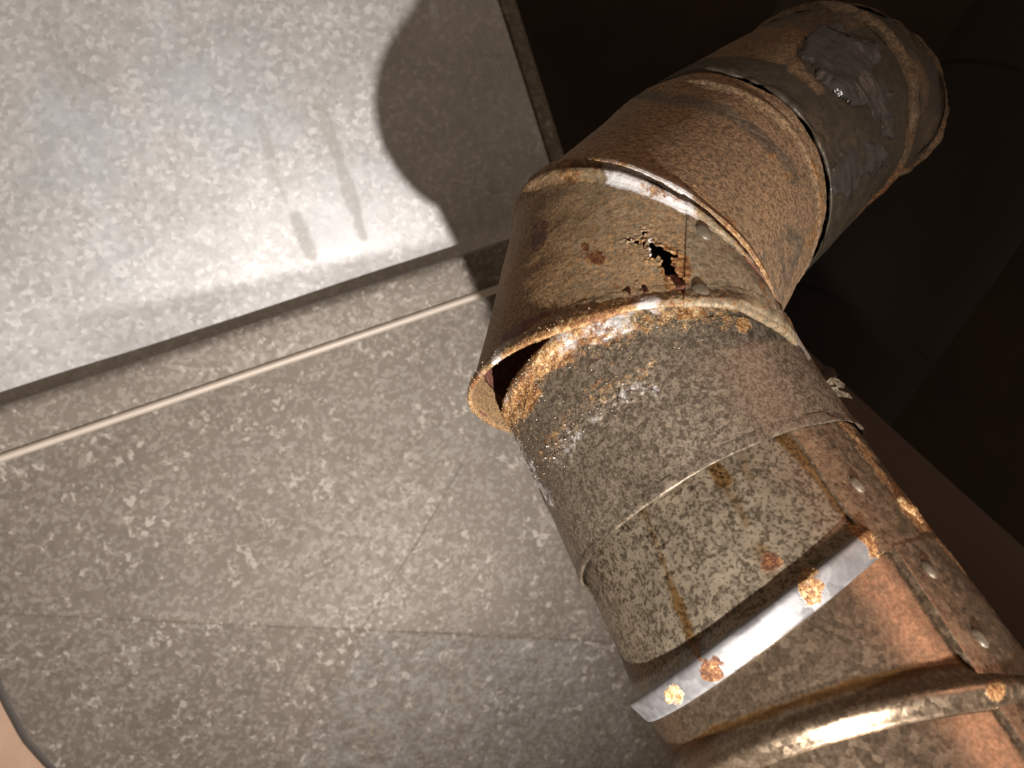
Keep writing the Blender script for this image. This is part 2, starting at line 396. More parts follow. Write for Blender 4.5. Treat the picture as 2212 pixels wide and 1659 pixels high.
# rolled rim along the curved lower left edge
cu = np.linspace(ev[1], vmax, 60); rim = []
for v_ in cu:
    u_ = np.interp(v_, ev, eu); c = OL+u_*U+v_*VL
    rim.append(c)
rim = np.array(rim); rim = rim+(h1(np.interp(cu, ev, eu), cu)+h2(np.interp(cu, ev, eu), cu))[:, None]*NL
tang = nz(np.gradient(rim, axis=0)); side = nz(np.cross(tang, NL)); side = np.where((side @ U)[:, None] > 0, -side, side)
a = np.linspace(0, 2*np.pi, 12, endpoint=False)
RP = rim[:, None]+side[:, None]*(.0045+.0048*np.cos(a))[None, :, None]+NL*(-.004+.0035*np.sin(a))[None, :, None]
Surf(RP, True, centre=rim[:, None]).obj('rolled_rim', [M_EDGE], duct_root, {})
# side flange at the right edge and the side panel that goes back from it
vs_ = np.linspace(v_top, .05, 60)
prof = [(-.0005, -.001), (.0005, -.0045), (.0025, -.0050), (.0035, -.0015), (.0050, .0010), (.0090, .0016), (.0165, .0012), (.0182, -.0004), (.0186, -.004)]
FP = np.array([[O+(right_u(v)+du)*U+v*V+dw*ND for v in vs_] for du, dw in prof])
Surf(FP, False).obj('edge_flange', [M_DLO], duct_root, {})
BP = np.array([[O+(right_u(v)+.0165)*U+v*V+dw*ND for v in np.linspace(v_top, .5, 40)] for dw in np.linspace(-.004, -.35, 12)])
Surf(BP, False, centre=duct(np.array(0.), np.array(0.), np.array(-.2))).obj('side_panel', [M_DLO], duct_root, {})

# ------------------------------------------------------------------ setting: pale wall low on the left, back wall coloured near black as unlit
wn = NL; wu = U; wvv = VL; wc = OL+U*uvl(0, 1640)[0]+VL*uvl(0, 1640)[1]-NL*.03
c = [wc+wu*a_+wvv*b_ for a_, b_ in ((-.3, -.15), (.12, -.15), (.12, .3), (-.3, .3))]
cc = c+[p_-wn*.02 for p_ in c]
o = link_mesh('wall', W(np.array(cc)), [(0, 1, 2, 3), (7, 6, 5, 4), (0, 4, 5, 1), (1, 5, 6, 2), (2, 6, 7, 3), (3, 7, 4, 0)], [M_WALL], smooth=False, kind='structure')
dz = 1.25
c = [np.array([x, y, z]) for x, y, z in ((-.2, -1.3, dz), (1.5, -1.3, dz), (1.5, 1.2, dz), (-.2, 1.2, dz))]
cc = c+[p_+np.array([0, 0, .03]) for p_ in c]
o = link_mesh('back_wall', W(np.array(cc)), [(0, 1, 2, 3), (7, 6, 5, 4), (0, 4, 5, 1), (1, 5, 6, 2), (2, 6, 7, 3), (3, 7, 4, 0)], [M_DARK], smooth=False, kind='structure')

# ------------------------------------------------------------------ rings of the flue (centre, axis, radius), in the surveyor's frame
R0 = .0635
REF = -nz(np.array([-.327, .606, .672]))
RING = {
 'A': ((.0859, .0541, .3026), (-.3848, -.7685, .5112), .0635),
 'G1T': ((.0580, .0016, .3207), (-.1558, -.8850, .4388), .0622),
 'G2B': ((.0508, .0007, .3040), (-.0839, -.9239, .3733), .0678),
 'B': ((.0536, -.0447, .3265), (.5629, -.7447, .3587), .0626),
 'C': ((.0994, -.0964, .3924), (.5341, -.4729, .7008), .0632),
 'C2': ((.1010, -.0968, .3935), (.5341, -.4729, .7008), .0648),
 'D': ((.1801, -.1618, .4535), (.7168, -.3064, .6264), .0630),
 'D2': ((.1801, -.1618, .4535), (.7168, -.3064, .6264), .0615),
 'E': ((.2042, -.1821, .4556), (-.0352, .2758, .9606), .0640),
}
def theta_samples(n, lo, hi, frac, extra=None):
    """angles round the pipe, denser between lo and hi degrees"""
    nd = int(n*frac); a = np.linspace(lo, hi, nd, endpoint=False); b = np.linspace(hi, lo+360, n-nd, endpoint=False)
    th = np.concatenate([a, b])
    if extra is not None: th = np.unique(np.concatenate([th, np.linspace(*extra)]))
    return np.radians(th)
def ring_pts(key, th):
    c, n, r = RING[key]; c = np.array(c); n = nz(np.array(n))
    a = nz(REF-(REF @ n)*n); b_ = np.cross(n, a)
    e = np.cos(th)[:, None]*a+np.sin(th)[:, None]*b_
    return c+r*e, e
def gore(k0, k1, rows, th, extra_rows=0):
    """rows: (end, offset m, radial m); end 0/1 or 'f' with a fraction of the length"""
    p0, e0 = ring_pts(k0, th); p1, e1 = ring_pts(k1, th)
    d = p1-p0; L = np.maximum(np.linalg.norm(d, axis=1), 1e-4)
    out = []
    for end, off, dr in rows:
        if end == 'f': t = np.full(len(th), off)
        elif end == 0: t = np.minimum(off/L, .40)
        else: t = 1-np.minimum(off/L, .40)
        e = nz(e0*(1-t)[:, None]+e1*t[:, None])
        out.append(p0+d*t[:, None]+e*dr)
    return np.array(out)
def dense(rows, step=.0006):
    """smooth the profile corners by sampling every span of a lip"""
    out = [rows[0]]
    for a_, b_ in zip(rows[:-1], rows[1:]):
        if a_[0] == b_[0] and a_[0] in (0, 1):
            L = math.hypot(a_[1]-b_[1], a_[2]-b_[2]); n = max(1, int(L/step))
            for k in range(1, n+1):
                f_ = k/n; out.append((a_[0], a_[1]+(b_[1]-a_[1])*f_, a_[2]+(b_[2]-a_[2])*f_))
        else: out.append(b_)
    return out
def bulk(o0, o1, n): return n
def blend_rows(k0, k1, th, lo_rows, hi_rows, n, dr0=0., dr1=0., warp=None):
    """lip rows at both ends with an evenly divided body between; returns grid and, per row, distance in m from each lip edge"""
    A_ = gore(k0, k1, lo_rows, th); B_ = gore(k0, k1, hi_rows, th)
    t = np.linspace(0, 1, n+2)[1:-1] if warp is None else warp
    mid = A_[-1][None]*(1-t)[:, None, None]+B_[0][None]*t[:, None, None]
    G = np.concatenate([A_, mid, B_]); return G, len(A_), len(B_)
TH = theta_samples(520, -60, 160, .75)

def jitter_lip(G, na, nb, amp=.0007):
    """dents and waviness of thin old sheet, stronger at the lips"""
    N = grid_normals(G, True)
    w = np.zeros(len(G)); w[:na] = 1; w[-nb:] = 1
    k = np.linspace(-1, 1, len(G)); w = np.maximum(w, np.abs(k)**3)
    d = (fbm(G, 55, 3)-.5)*amp*2*(.45+w[:, None]) + (fbm(G, 420, 3)-.5)*.0005*(.15+w[:, None])
    return G+N*d[..., None]

# which angle faces the eye, for the ordering of the dense range
elbow = empty('flue_elbow', (.06, .03, .32), 'rusty four-piece sheet metal flue elbow with a jagged corrosion hole and open seam', 'flue elbow')

# ---- first gore: mottled zinc, slipped over the straight pipe
lo = dense([(0, .012, -.0010), (0, 0.0004, -.0006), (0, 0, -.0001), (0, .0002, .0004), (0, .0012, .0004), (0, .004, 0)], .0003)
hi = dense([(1, .0085, 0), (1, .0062, .0007), (1, .0045, .0018), (1, .0030, .0021), (1, .0014, .0016), (1, .0002, .0003), (1, .0003, -.0010), (1, .002, -.0018), (1, .012, -.0018)], .0004)
G, na, nb = blend_rows('A', 'G1T', TH, lo, hi, 120)
hi_flat = [(a_, b_, min(c_, 0.0)) for a_, b_, c_ in hi]
Gf, _, _ = blend_rows('A', 'G1T', TH, lo, hi_flat, 120)
qx = proj(G)[..., 0]; kf = sstep(1250, 1400, qx)[..., None]; G = G*(1-kf)+Gf*kf
nT = nz(np.array(RING['G1T'][1])); dep = (np.array(RING['G1T'][0])-G) @ nT
wT = np.exp(-np.clip(dep, 0, None)/.012)
out = nz((G-np.array(RING['G1T'][0]))-((G-np.array(RING['G1T'][0])) @ nT)[..., None]*nT)
G = G+nT*(sstep(1050, 1290, qx)*wT*(.010-.003*sstep(1560, 1680, qx)))[..., None]+out*(sstep(1530, 1640, qx)*wT*.0022)[..., None]
G = jitter_lip(G, na, nb)
_g = Surf(G, True, centre=G.mean(1, keepdims=True))
cr = np.maximum.reduce([_g.stroke([(1100, 930), (1110, 860), (1180, 790), (1320, 725)], 90, .95, 120, .8), _g.stroke([(1340, 835), (1405, 838)], 34, .9, 250, 1.1), _g.stroke([(1200, 985), (1260, 915), (1340, 860)], 50, .95, 200, 1.2), _g.stroke([(1110, 950), (1185, 1085)], 24, .9, 200, 1.0)])
G = G+_g.N*(cr*(fbm(G, 700, 3)-.3)*.0013)[..., None]
cA = np.array(RING['A'][0]); cen = G.mean(1, keepdims=True)
g1 = Surf(G, True, centre=cen)
lipd = np.zeros(len(G)); lipd[-nb:] = 1; lipd[-nb-6:-nb] = np.linspace(.2, .8, 6)
xfade = 1-sstep(1480, 1620, g1.x)*.75
rust = lipd[:, None]*(.62+.35*(fbm(G, 90, 3)-.5)*2)*xfade
gran = g1.poly([(1060, 930), (1090, 800), (1300, 700), (1500, 655), (1620, 690), (1560, 730), (1440, 790), (1330, 850), (1260, 930), (1210, 1000), (1150, 1040)])
edge_d = seg_d(g1.x, g1.y, [(1080, 940), (1079, 874), (1118, 808), (1218, 736), (1300, 710), (1400, 682), (1500, 664), (1640, 672)])
gr = np.where(g1.front, np.exp(-edge_d/95.)*gran, 0)
rust = np.maximum(rust, np.clip(gr*.66, 0, .5))
rust = np.maximum.reduce([rust, g1.stroke([(1088, 900), (1120, 880), (1140, 850)], 60, .6)*.75, g1.blob(1605, 700, 22, .5)*.7, g1.stroke([(1560, 665), (1660, 672), (1720, 700), (1740, 745)], 20, .6)*.6,
                          g1.stroke([(1130, 820), (1230, 770)], 30, .5)*.6, g1.stroke([(1180, 960), (1240, 890), (1330, 830), (1400, 800)], 80, .95, 220, 1.2)*.46])
white = np.maximum.reduce([g1.stroke([(1345, 838), (1405, 838)], 30, .95, 320, 1.5)*.46, g1.stroke([(1205, 985), (1260, 915), (1340, 860)], 48, .95, 320, 1.7)*.40, g1.stroke([(1120, 960), (1150, 1020), (1185, 1085)], 24, .9, 160, 1.6)*.5,
                           g1.stroke([(1690, 695), (1735, 745), (1750, 770)], 16, .5)*.6, lipd[:, None]*np.where(g1.front, sstep(.5, .62, fbm(G, 60, 3)), 0)*.75*(1-sstep(1520, 1590, g1.x))])
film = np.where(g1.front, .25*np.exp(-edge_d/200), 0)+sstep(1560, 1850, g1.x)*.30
hue = .35*(fbm(G, 70, 3)-.5)*2+.05
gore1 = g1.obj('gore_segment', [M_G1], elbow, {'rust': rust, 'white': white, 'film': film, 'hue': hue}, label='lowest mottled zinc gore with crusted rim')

# ---- second gore: holed; slides clear of the first one on its left side
dx, dy = 1336.5, 460.85
def hp(l): return [(1336.5+x*.16668, 460.85+y*.16668) for x, y in l]
HOLE = hp([(425, 395), (480, 405), (500, 440), (580, 455), (620, 490), (655, 500), (670, 530), (750, 520), (755, 570), (680, 590), (690, 640), (720, 720), (760, 800), (830, 850), (857, 860), (852, 1022), (800, 995), (740, 960), (715, 910), (690, 860), (640, 800), (605, 775), (605, 730), (570, 700), (565, 580), (540, 560), (500, 590), (440, 600), (415, 625), (425, 590), (450, 570), (440, 500), (425, 440)])
HOLE = [(1448+(x_-1448)*1.14, 572+(y_-572)*1.10) for x_, y_ in HOLE]
HOLES = [HOLE, hp([(200, 350), (258, 345), (252, 400), (205, 392)]), hp([(296, 372), (350, 345), (360, 392), (322, 448), (312, 420)]), hp([(262, 335), (305, 285), (305, 245), (300, 225), (368, 228), (362, 250), (330, 255), (325, 290), (285, 335)]), hp([(100, 340), (130, 318), (158, 325), (155, 370), (120, 375)])]
# find the angles and lengths the hole covers on a coarse sheet first
lo = dense([(0, .014, -.0014), (0, .002, -.0012), (0, -.0010, -.0008), (0, -.0016, 0), (0, -.0012, .0008), (0, 0, .0013), (0, .0010, .0015), (0, .0020, .0013), (0, .0038, .0009), (0, .0060, .0003), (0, .0095, 0)], .0004)
hi = dense([(1, .0088, 0), (1, .0068, .0006), (1, .0050, .0016), (1, .0034, .0019), (1, .0018, .0013), (1, .0007, 0), (1, .0004, -.0010)], .0004)
thc = np.radians(np.arange(0, 360, 1.0))
Gc, na, nb = blend_rows('G2B', 'B', thc, lo, hi, 120)
sc_ = Surf(Gc, True, centre=Gc.mean(1, keepdims=True))
mk = sc_.front & (sc_.x > 1340) & (sc_.x < 1490) & (sc_.y > 490) & (sc_.y < 645)
ii, jj = np.where(mk)
tdeg = np.degrees(thc)[jj]; tdeg = (tdeg+180) % 360-180
t0, t1 = (ii.min()-na)/121., (ii.max()-na)/121.
warp = np.unique(np.concatenate([np.linspace(0, 1, 90)[1:-1], np.linspace(t0, t1, 230)]))
THG2 = np.radians(np.unique(np.concatenate([np.degrees(theta_samples(420, -60, 160, .72)), np.linspace(tdeg.min(), tdeg.max(), 250)])))
G, na, nb = blend_rows('G2B', 'B', THG2, lo, hi, 0, warp=warp)
cB2 = np.array(RING['G2B'][0]); nB2 = nz(np.array(RING['G2B'][1]))
qx = proj(G)[..., 0]; dep = (G-cB2) @ nB2; inward = -nz((G-cB2)-dep[..., None]*nB2)
tk = sstep(1570, 1710, qx)*np.exp(-np.clip(dep, 0, None)/.008)
G = G+inward*(tk*.0055)[..., None]+nB2*(.0018*sstep(1230, 1400, qx)*np.exp(-np.clip(dep, 0, None)/.007))[..., None]
s0 = Surf(G, True, centre=G.mean(1, keepdims=True))
# lapped vertical seam right of the hole: the sheet to its right rides 0.9 mm proud
lapx = np.interp(s0.y, [420, 500, 600, 650], [1483, 1480, 1478, 1476])
step = sstep(-1.0, 1.2, s0.x-lapx)*s0.front*.0006
wob = (fbm(G, 45, 3)-.5)*.0016+(fbm(G, 500, 3)-.5)*.0002
hd = np.minimum.reduce([seg_d(s0.x, s0.y, h+[h[0]]) for h in HOLES])
curl = np.where(s0.front, np.exp(-hd/7.)*(fbm(G, 900, 2)-.35)*.0016, 0)*(step < .0003)
G = G+s0.N*(step+wob+curl)[..., None]
lw = np.zeros(len(G)); lw[:na] = 1; lw[-nb:] = 1
G = G+s0.N*((fbm(G, 500, 3)-.5)*.0004*lw[:, None])[..., None]
g2 = Surf(G, True, centre=G.mean(1, keepdims=True))
holed = np.zeros(g2.x.shape, bool)
for h in HOLES: holed |= inpoly(s0.x+(fbm(G, 1500, 2)-.5)*4, s0.y+(fbm(G+3, 1500, 2)-.5)*4, h) & s0.front & (s0.x < lapx+.6)
lo_lip = np.zeros(len(G)); lo_lip[:na] = [1.0 if (o_[1] <= .0045 and o_[2] > -.0006) else 0.0 for o_ in lo]
hi_lip = np.zeros(len(G)); hi_lip[-nb:] = 1; hi_lip[-nb-5:-nb] = np.linspace(.1, .8, 5)
rust = lo_lip[:, None]*(.60+.5*(fbm(G, 110, 3)-.5)*2)*(1-.35*sstep(1350, 1550, g2.x))
rust = np.maximum(rust, hi_lip[:, None]*(.38+.9*(fbm(G, 80, 3)-.5)))
sp = [g2.stroke([(1170, 490), (1158, 528)], 30, .7, 350, .7)*.95, g2.blob(1288, 558, 19, .7, 350, .7)*.95, g2.blob(1266, 534, 10, .5)*.85, g2.blob(1330, 618, 9, .6)*.6, g2.blob(1376, 608, 5, .6)*.6,
      g2.stroke([(1450, 545), (1472, 570), (1472, 600)], 40, .5, 300, .5)*.78, g2.stroke([(1436, 590), (1445, 615), (1475, 632)], 20, .5, 300, .6)*.72, g2.blob(1320, 668, 30, .6)*.55,
      g2.stroke([(1440, 650), (1560, 640), (1650, 660)], 26, .8)*.45, g2.stroke([(1590, 520), (1640, 600), (1665, 670)], 20, .8)*.5, g2.stroke([(1110, 760), (1250, 700), (1350, 672), (1500, 650)], 24, .8)*.5,
      g2.blob(1230, 380, 26, .6)*.6]
rust = np.maximum.reduce([rust]+sp)
rust = np.maximum(rust, np.where(g2.front & (step < .0003), np.exp(-hd/6.)*.55, 0))
white = np.maximum.reduce([lo_lip[:, None]*g2.front*sstep(1320, 1370, g2.x)*(1-sstep(1400, 1460, g2.x))*.7, lo_lip[:, None]*np.where(g2.front, sstep(.46, .60, fbm(G+5, 75, 3)), 0)*.8*(1-sstep(1400, 1500, g2.x)), hi_lip[:, None]*g2.front*sstep(1270, 1340, g2.x)*(1-sstep(1470, 1540, g2.x))*.85,
                           np.where(inpoly(g2.x, g2.y, hp([(380, 320), (430, 320), (470, 560), (400, 580)])), .7, 0)*g2.front, g2.stroke([(1405, 665), (1320, 690), (1250, 705)], 16, .7)*.5])
film = np.clip(.58+.40*sstep(1300, 1080, g2.x)+.06*(fbm(G, 30, 3)-.5)*2-.22*(g2.x > lapx)*g2.front, 0, 1)
film = np.where(g2.front, film, .6)
hue = np.where(hd < 40, .0, np.where((g2.y > 470) & (g2.y < 630), -.25, .45*(fbm(G, 70, 3)-.5)*2))
ob2 = g2.obj('gore_segment', [M_G2, M_IN], elbow, {'rust': rust, 'white': white, 'film': film, 'hue': hue}, keep=~holed, label='brown dusted gore with jagged black corrosion hole')
so = ob2.modifiers.new('sheet', 'SOLIDIFY'); so.thickness = .0007; so.offset = -1; so.material_offset = 1; so.use_rim = True; so.material_offset_rim = 0

# ---- third gore: brown with dust
lo = dense([(0, .008, -.0022), (0, .0030, -.0022), (0, .0022, -.0010), (0, .0024, .0002), (0, .0034, .0016), (0, .0050, .0021), (0, .0066, .0013), (0, .0090, 0)], .0004)
hi = dense([(1, .0200, 0), (1, .0172, .0004), (1, .0150, .0015), (1, .0134, .0015), (1, .0112, .0003), (1, .0090, 0), (1, .003, .0004), (1, .0004, .0006), (1, 0, 0), (1, .0006, -.0008), (1, .012, -.0010)], .0005)
G, na, nb = blend_rows('B', 'C', TH, lo, hi, 120)
G = jitter_lip(G, na, nb, .0008)
g3 = Surf(G, True, centre=G.mean(1, keepdims=True))
lip0 = np.zeros(len(G)); lip0[:na] = 1; edge1 = np.zeros(len(G)); edge1[-nb+16:] = 1
rust = np.maximum.reduce([lip0[:, None]*(.45+.8*(fbm(G, 90, 3)-.5)), edge1[:, None]*(.16+.7*(fbm(G, 60, 3)-.5))*sstep(1560, 1700, g3.x), g3.stroke([(1755, 350), (1778, 400), (1772, 470), (1745, 530)], 20, .9, 200, .9)*.6,
                          g3.blob(1668, 338, 10, .4)*.7, g3.blob(1705, 380, 12, .5)*.6, g3.stroke([(1500, 400), (1580, 480), (1655, 600)], 18, .8)*.55])
white = lip0[:, None]*g3.front*np.maximum(sstep(1250, 1330, g3.x)*(1-sstep(1480, 1530, g3.x)), 0)*.62
grey = np.maximum.reduce([g3.poly([(1640, 560), (1700, 480), (1740, 520), (1690, 660)])*fbm(G, 160, 3), g3.stroke([(1382, 204), (1495, 219), (1570, 240), (1640, 290), (1701, 349), (1715, 392)], 24, .6)*.8])
film = np.clip(.95+.3*(fbm(G, 40, 3)-.5)*2-grey*.9, 0, 1)
gore3 = g3.obj('gore_segment', [M_G3], elbow, {'rust': rust, 'white': white, 'film': film, 'hue': np.full(g3.x.shape, .1)}, label='brown dust covered gore')

# ---- fourth gore: dark, smeared with sealant
lo = dense([(0, .014, -.0016), (0, .0008, -.0012), (0, 0, -.0004), (0, .0005, .0003), (0, .004, 0)], .0005)
hi = dense([(1, .010, 0), (1, .007, .0004), (1, .005, .0016), (1, .003, .0022), (1, .001, .0014), (1, 0, 0), (1, .0006, -.0010), (1, .01, -.0012)], .0005)
G, na, nb = blend_rows('C2', 'D', TH, lo, hi, 110)
G = jitter_lip(G, na, nb, .0022)
g4 = Surf(G, True, centre=G.mean(1, keepdims=True))
l1 = np.zeros(len(G)); l1[-nb:] = 1
rust = np.maximum.reduce([l1[:, None]*(.30+.9*(fbm(G, 60, 3)-.5)), g4.stroke([(1855, 470), (1890, 430), (1960, 370)], 18, .6)*.7, g4.stroke([(1780, 400), (1790, 440)], 14, .6)*.5])
film = np.maximum.reduce([g4.poly([(1480, 140), (1640, 60), (1780, 66), (1720, 110), (1740, 150), (1700, 140), (1600, 122), (1530, 125)])*.95, g4.poly([(1640, 60), (1850, 0), (1920, 40), (1760, 90)])*.55, l1[:, None]*.6*np.ones_like(G[..., 0]), .25+.3*(fbm(G, 35, 3)-.5)])
film = np.maximum(film, g4.stroke([(1712, 150), (1745, 170), (1770, 195)], 22, .8)*.85)
gore4 = g4.obj('gore_segment', [M_G4], elbow, {'rust': rust, 'film': np.clip(film, 0, 1), 'hue': np.full(g4.x.shape, -.25)}, label='dark end gore smeared with shiny sealant')
# collar and outlet going back into the dark
rows = dense([(0, .003, -.001), (0, .0004, 0), (0, .004, .0002)], .001)
hi = dense([(1, .006, 0), (1, .003, .0012), (1, .0008, .0014), (1, 0, .0004), (1, .001, -.0012), (1, .006, -.0012)], .0006)
G, na, nb = blend_rows('D2', 'E', theta_samples(260, -60, 160, .7), rows, hi, 40)
G = jitter_lip(G, na, nb, .0030)
cl = Surf(G, True, centre=G.mean(1, keepdims=True))
e1_ = np.zeros(len(G)); e1_[-nb:] = 1
rust = np.maximum(e1_[:, None]*(.36+.8*(fbm(G, 50, 3)-.5)), (fbm(G, 40, 3)-.45)*.8)
cl.obj('outlet_collar', [M_G4], elbow, {'rust': np.clip(rust, 0, 1), 'film': np.clip(.2+1.6*(fbm(G+2, 40, 3)-.42)+e1_[:, None]*.4, 0, 1), 'hue': np.full(cl.x.shape, -.22)}, label='rust blotched collar at the far end')
cE, nE, rE = RING['E']; cE = np.array(cE); nE = nz(np.array(nE))
tho = np.linspace(0, 2*np.pi, 64, endpoint=False); pE, eE = ring_pts('E', tho)
OP = np.array([pE-eE*.003+nE*d_ for d_ in np.linspace(-.004, .30, 12)])
Surf(OP, True, centre=OP.mean(1, keepdims=True)).obj('outlet_pipe', [M_G4], elbow, {})

# ---- rivets on the lap of the holed gore
def dome(name, mat, parent, p, n, r, h, stretch=(1, 1), along=None):
    n = nz(n); a_ = nz(np.cross(n, [0.2, .3, .9])) if along is None else nz(np.array(along)-(np.array(along) @ n)*n); b_ = np.cross(n, a_)
    rings = [(1.06, -.35), (1.0, .12), (.9, .45), (.68, .78), (.38, .95), (0.12, 1.0)]
    ns_ = 20; v = []; f = []
    for rr, hh in rings:
        for q in range(ns_):
            t_ = 2*math.pi*q/ns_
            v.append(p+a_*math.cos(t_)*rr*r*stretch[0]+b_*math.sin(t_)*rr*r*stretch[1]+n*hh*h)
    for i_ in range(len(rings)-1):
        for q in range(ns_):
            f.append((i_*ns_+q, i_*ns_+(q+1) % ns_, (i_+1)*ns_+(q+1) % ns_, (i_+1)*ns_+q))
    f.append([(len(rings)-1)*ns_+q for q in range(ns_)])
    return link_mesh(name, W(np.array(v)), f, [mat], parent)
for x, y in ((1520, 500), (1513, 629)):
    p, n = g2.at(x, y); dome('rivet', M_RIVET, ob2, p, n, .0032, .0015, (1.2, .9), (0.3, 1, 0))

# ---- sealant smears on the dark gore: thin raised strips that follow the sheet
def smear(poly, thick, nm, seed, warp=26):
    wx = g4.x+(fbm(g4.P+seed, 110, 3)-.5)*2*warp; wy = g4.y+(fbm(g4.P+seed+5, 110, 3)-.5)*2*warp
    m_ = inpoly(wx, wy, poly) & g4.front
    nr_, nc_ = m_.shape
    f = grid_faces(nr_, nc_, True, g4.flip)
    f = f[m_.ravel()[f].all(1)]
    ed = seg_d(wx, wy, poly+[poly[0]])
    q = np.stack(np.meshgrid(np.linspace(0, 16, nr_)*1.0, TH*2.2, indexing='ij')+[np.full((nr_, nc_), seed*1.0)], -1)
    ridges = 1-np.abs(fbm(q, 1.0, 3)*2-1)*1.6
    hgt = sstep(0, 14, ed)*thick*(.2+1.4*np.clip(ridges, 0, 1))+.00006
    v = g4.P+g4.N*hgt[..., None]
    used = np.unique(f); mp = np.full(nr_*nc_, -1); mp[used] = np.arange(len(used))
    return link_mesh(nm, W(v).reshape(-1, 3)[used], mp[f], [M_TAR], gore4)
smear([(1715, 108), (1770, 62), (1830, 70), (1880, 105), (1912, 165), (1918, 230), (1925, 300), (1900, 290), (1860, 240), (1810, 215), (1770, 185), (1742, 140)], .0024, 'sealant_smear', 1, 34)
smear([(1868, 300), (1905, 305), (1925, 330), (1890, 380), (1862, 382)], .0014, 'sealant_smear', 8, 14)
smear([(1810, 330), (1850, 320), (1870, 380), (1830, 440), (1800, 420)], .0010, 'sealant_smear', 12, 22)

# ------------------------------------------------------------------ straight flue pipe below the elbow
AX = nz(np.array([.34952, .76590, -.53966])); AC = np.array(RING['A'][0])
E1 = nz(REF-(REF @ AX)*AX); E2 = np.cross(AX, E1)
pipe = empty('flue_pipe', AC+AX*.22, 'straight spangled zinc flue pipe with rust streaks, bright bead and riveted seam', 'flue pipe')
THP = theta_samples(560, -50, 145, .8)
def cyl(th, s, r):
    """s, r arrays (rows, cols)"""
    e = np.cos(th)[:, None]*E1+np.sin(th)[:, None]*E2
    return AC+s[..., None]*AX+r[..., None]*e[None]
def tiltring(a_, b_, c_): return lambda th: a_*np.cos(th)+b_*np.sin(th)+c_
BEAD = tiltring(.0024, .0186, 0.); BAND = tiltring(-.0022, -.0145, 0.)
RP1 = R0-.0021
def section(th, start, prof, nbody, body0):
    """start: rows above, prof: list of (ring function + offset, radius) at the lower end"""
    rows_s, rows_r = [], []
    for s_, r_ in start: rows_s.append(s_); rows_r.append(np.full(len(th), r_))
    e_s, e_r = prof[0]
    a_s = rows_s[-1]; a_r = rows_r[-1]
    for k in range(1, nbody): f_ = k/nbody; rows_s.append(a_s*(1-f_)+e_s*f_); rows_r.append(a_r*(1-f_)+e_r*f_)
    for s_, r_ in prof: rows_s.append(s_); rows_r.append(np.full(len(th), r_))
    return cyl(th, np.array(rows_s), np.array(rows_r))
one = np.ones(len(THP))
# right of the lap the bead dies out under the seam strip
live = np.clip(sstep(math.radians(8.0), math.radians(10.5), THP), 0, 1)*(1-sstep(math.radians(200), math.radians(215), THP))
def bead_rows(spec, ringf, cut):
    out = []
    spec = np.array(spec); dd = [spec[0]]
    for a_, b_ in zip(spec[:-1], spec[1:]):
        n = max(1, int(np.hypot(*(b_-a_))/.0006))
        for k in range(1, n+1): dd.append(a_+(b_-a_)*k/n)
    return [(ringf(THP)+o_, r_) for o_, r_ in dd]
bd = bead_rows([(.0296, RP1), (.0306, RP1+.0004), (.0326, RP1+.0018), (.0350, RP1+.0037), (.0362, RP1+.0039), (.0376, RP1+.0034), (.0425, RP1+.0010), (.0434, RP1+.0003), (.0433, RP1-.0006), (.036, RP1-.0007)], BEAD, live)
P = section(THP, [(-.014*one, RP1)], [(s_, r_) for s_, r_ in bd], 130, 0)
# flatten the bead where it meets the seam strip
rad = P-AC; rad = rad-(rad @ AX)[..., None]*AX; rr = np.linalg.norm(rad, axis=-1, keepdims=True)
lim = RP1+(np.maximum(rr-RP1, 0))*live[None, :, None]+np.minimum(rr-RP1, 0)
P = P+rad/rr*(lim-rr)
P = P+(rad/rr)*((fbm(P, 40, 3)-.5)*.0009)[..., None]
p1 = Surf(P, True, centre=P.mean(1, keepdims=True))
nbd = len(bd)
ridx = next(i_ for i_, q_ in enumerate(bd) if q_[0][0]-BEAD(THP)[0] >= .0338)
isb = np.zeros(P.shape[:2]); isb[-nbd+ridx:] = 1; isb = isb*(live > .3)  # only the face below the ridge, where light hits, gets brighter zinc
A_E = [(1258, 1262), (1262, 1225), (1300, 1175), (1400, 1090), (1500, 1025), (1600, 975), (1700, 932), (1780, 915), (1860, 930)]
da = seg_d(p1.x, p1.y, A_E)
rust = np.maximum.reduce([p1.stroke([(1545, 1008), (1560, 1040), (1590, 1085)], 26, .95, 250, 1.1)*.26, p1.stroke([(1610, 1000), (1612, 1020)], 20, .8, 250, .8)*.4, p1.blob(1665, 1212, 26, .8, 250, .7)*.75, p1.stroke([(1845, 1130), (1885, 1165), (1900, 1188)], 44, .6)*.8,
                          p1.stroke([(1700, 950), (1745, 1010)], 24, .9, 250, .9)*.38, p1.blob(1745, 1240, 26, .6)*.6, p1.stroke([(1500, 1395), (1512, 1425)], 20, .6)*.55, p1.stroke([(1820, 915), (1870, 980), (1930, 1060), (1960, 1090)], 20, .9, 250, .9)*.45,
                          p1.blob(1535, 1450, 27, .25, 450, .7)*1.0, p1.blob(1755, 1277, 30, .25, 450, .7)*.95, p1.blob(1455, 1503, 24, .3, 450, .6)*.62, p1.stroke([(1346, 1528), (1380, 1560)], 9, .6)*.6])
hue = np.maximum.reduce([p1.blob(1755, 1277, 40, .2, 200, .1)*.12, p1.blob(1455, 1503, 36, .2, 200, .1)*.35, np.zeros(P.shape[:2])])-p1.blob(1535, 1450, 40, .2, 200, .1)*.22-p1.blob(1665, 1212, 40, .2, 200, .1)*.4
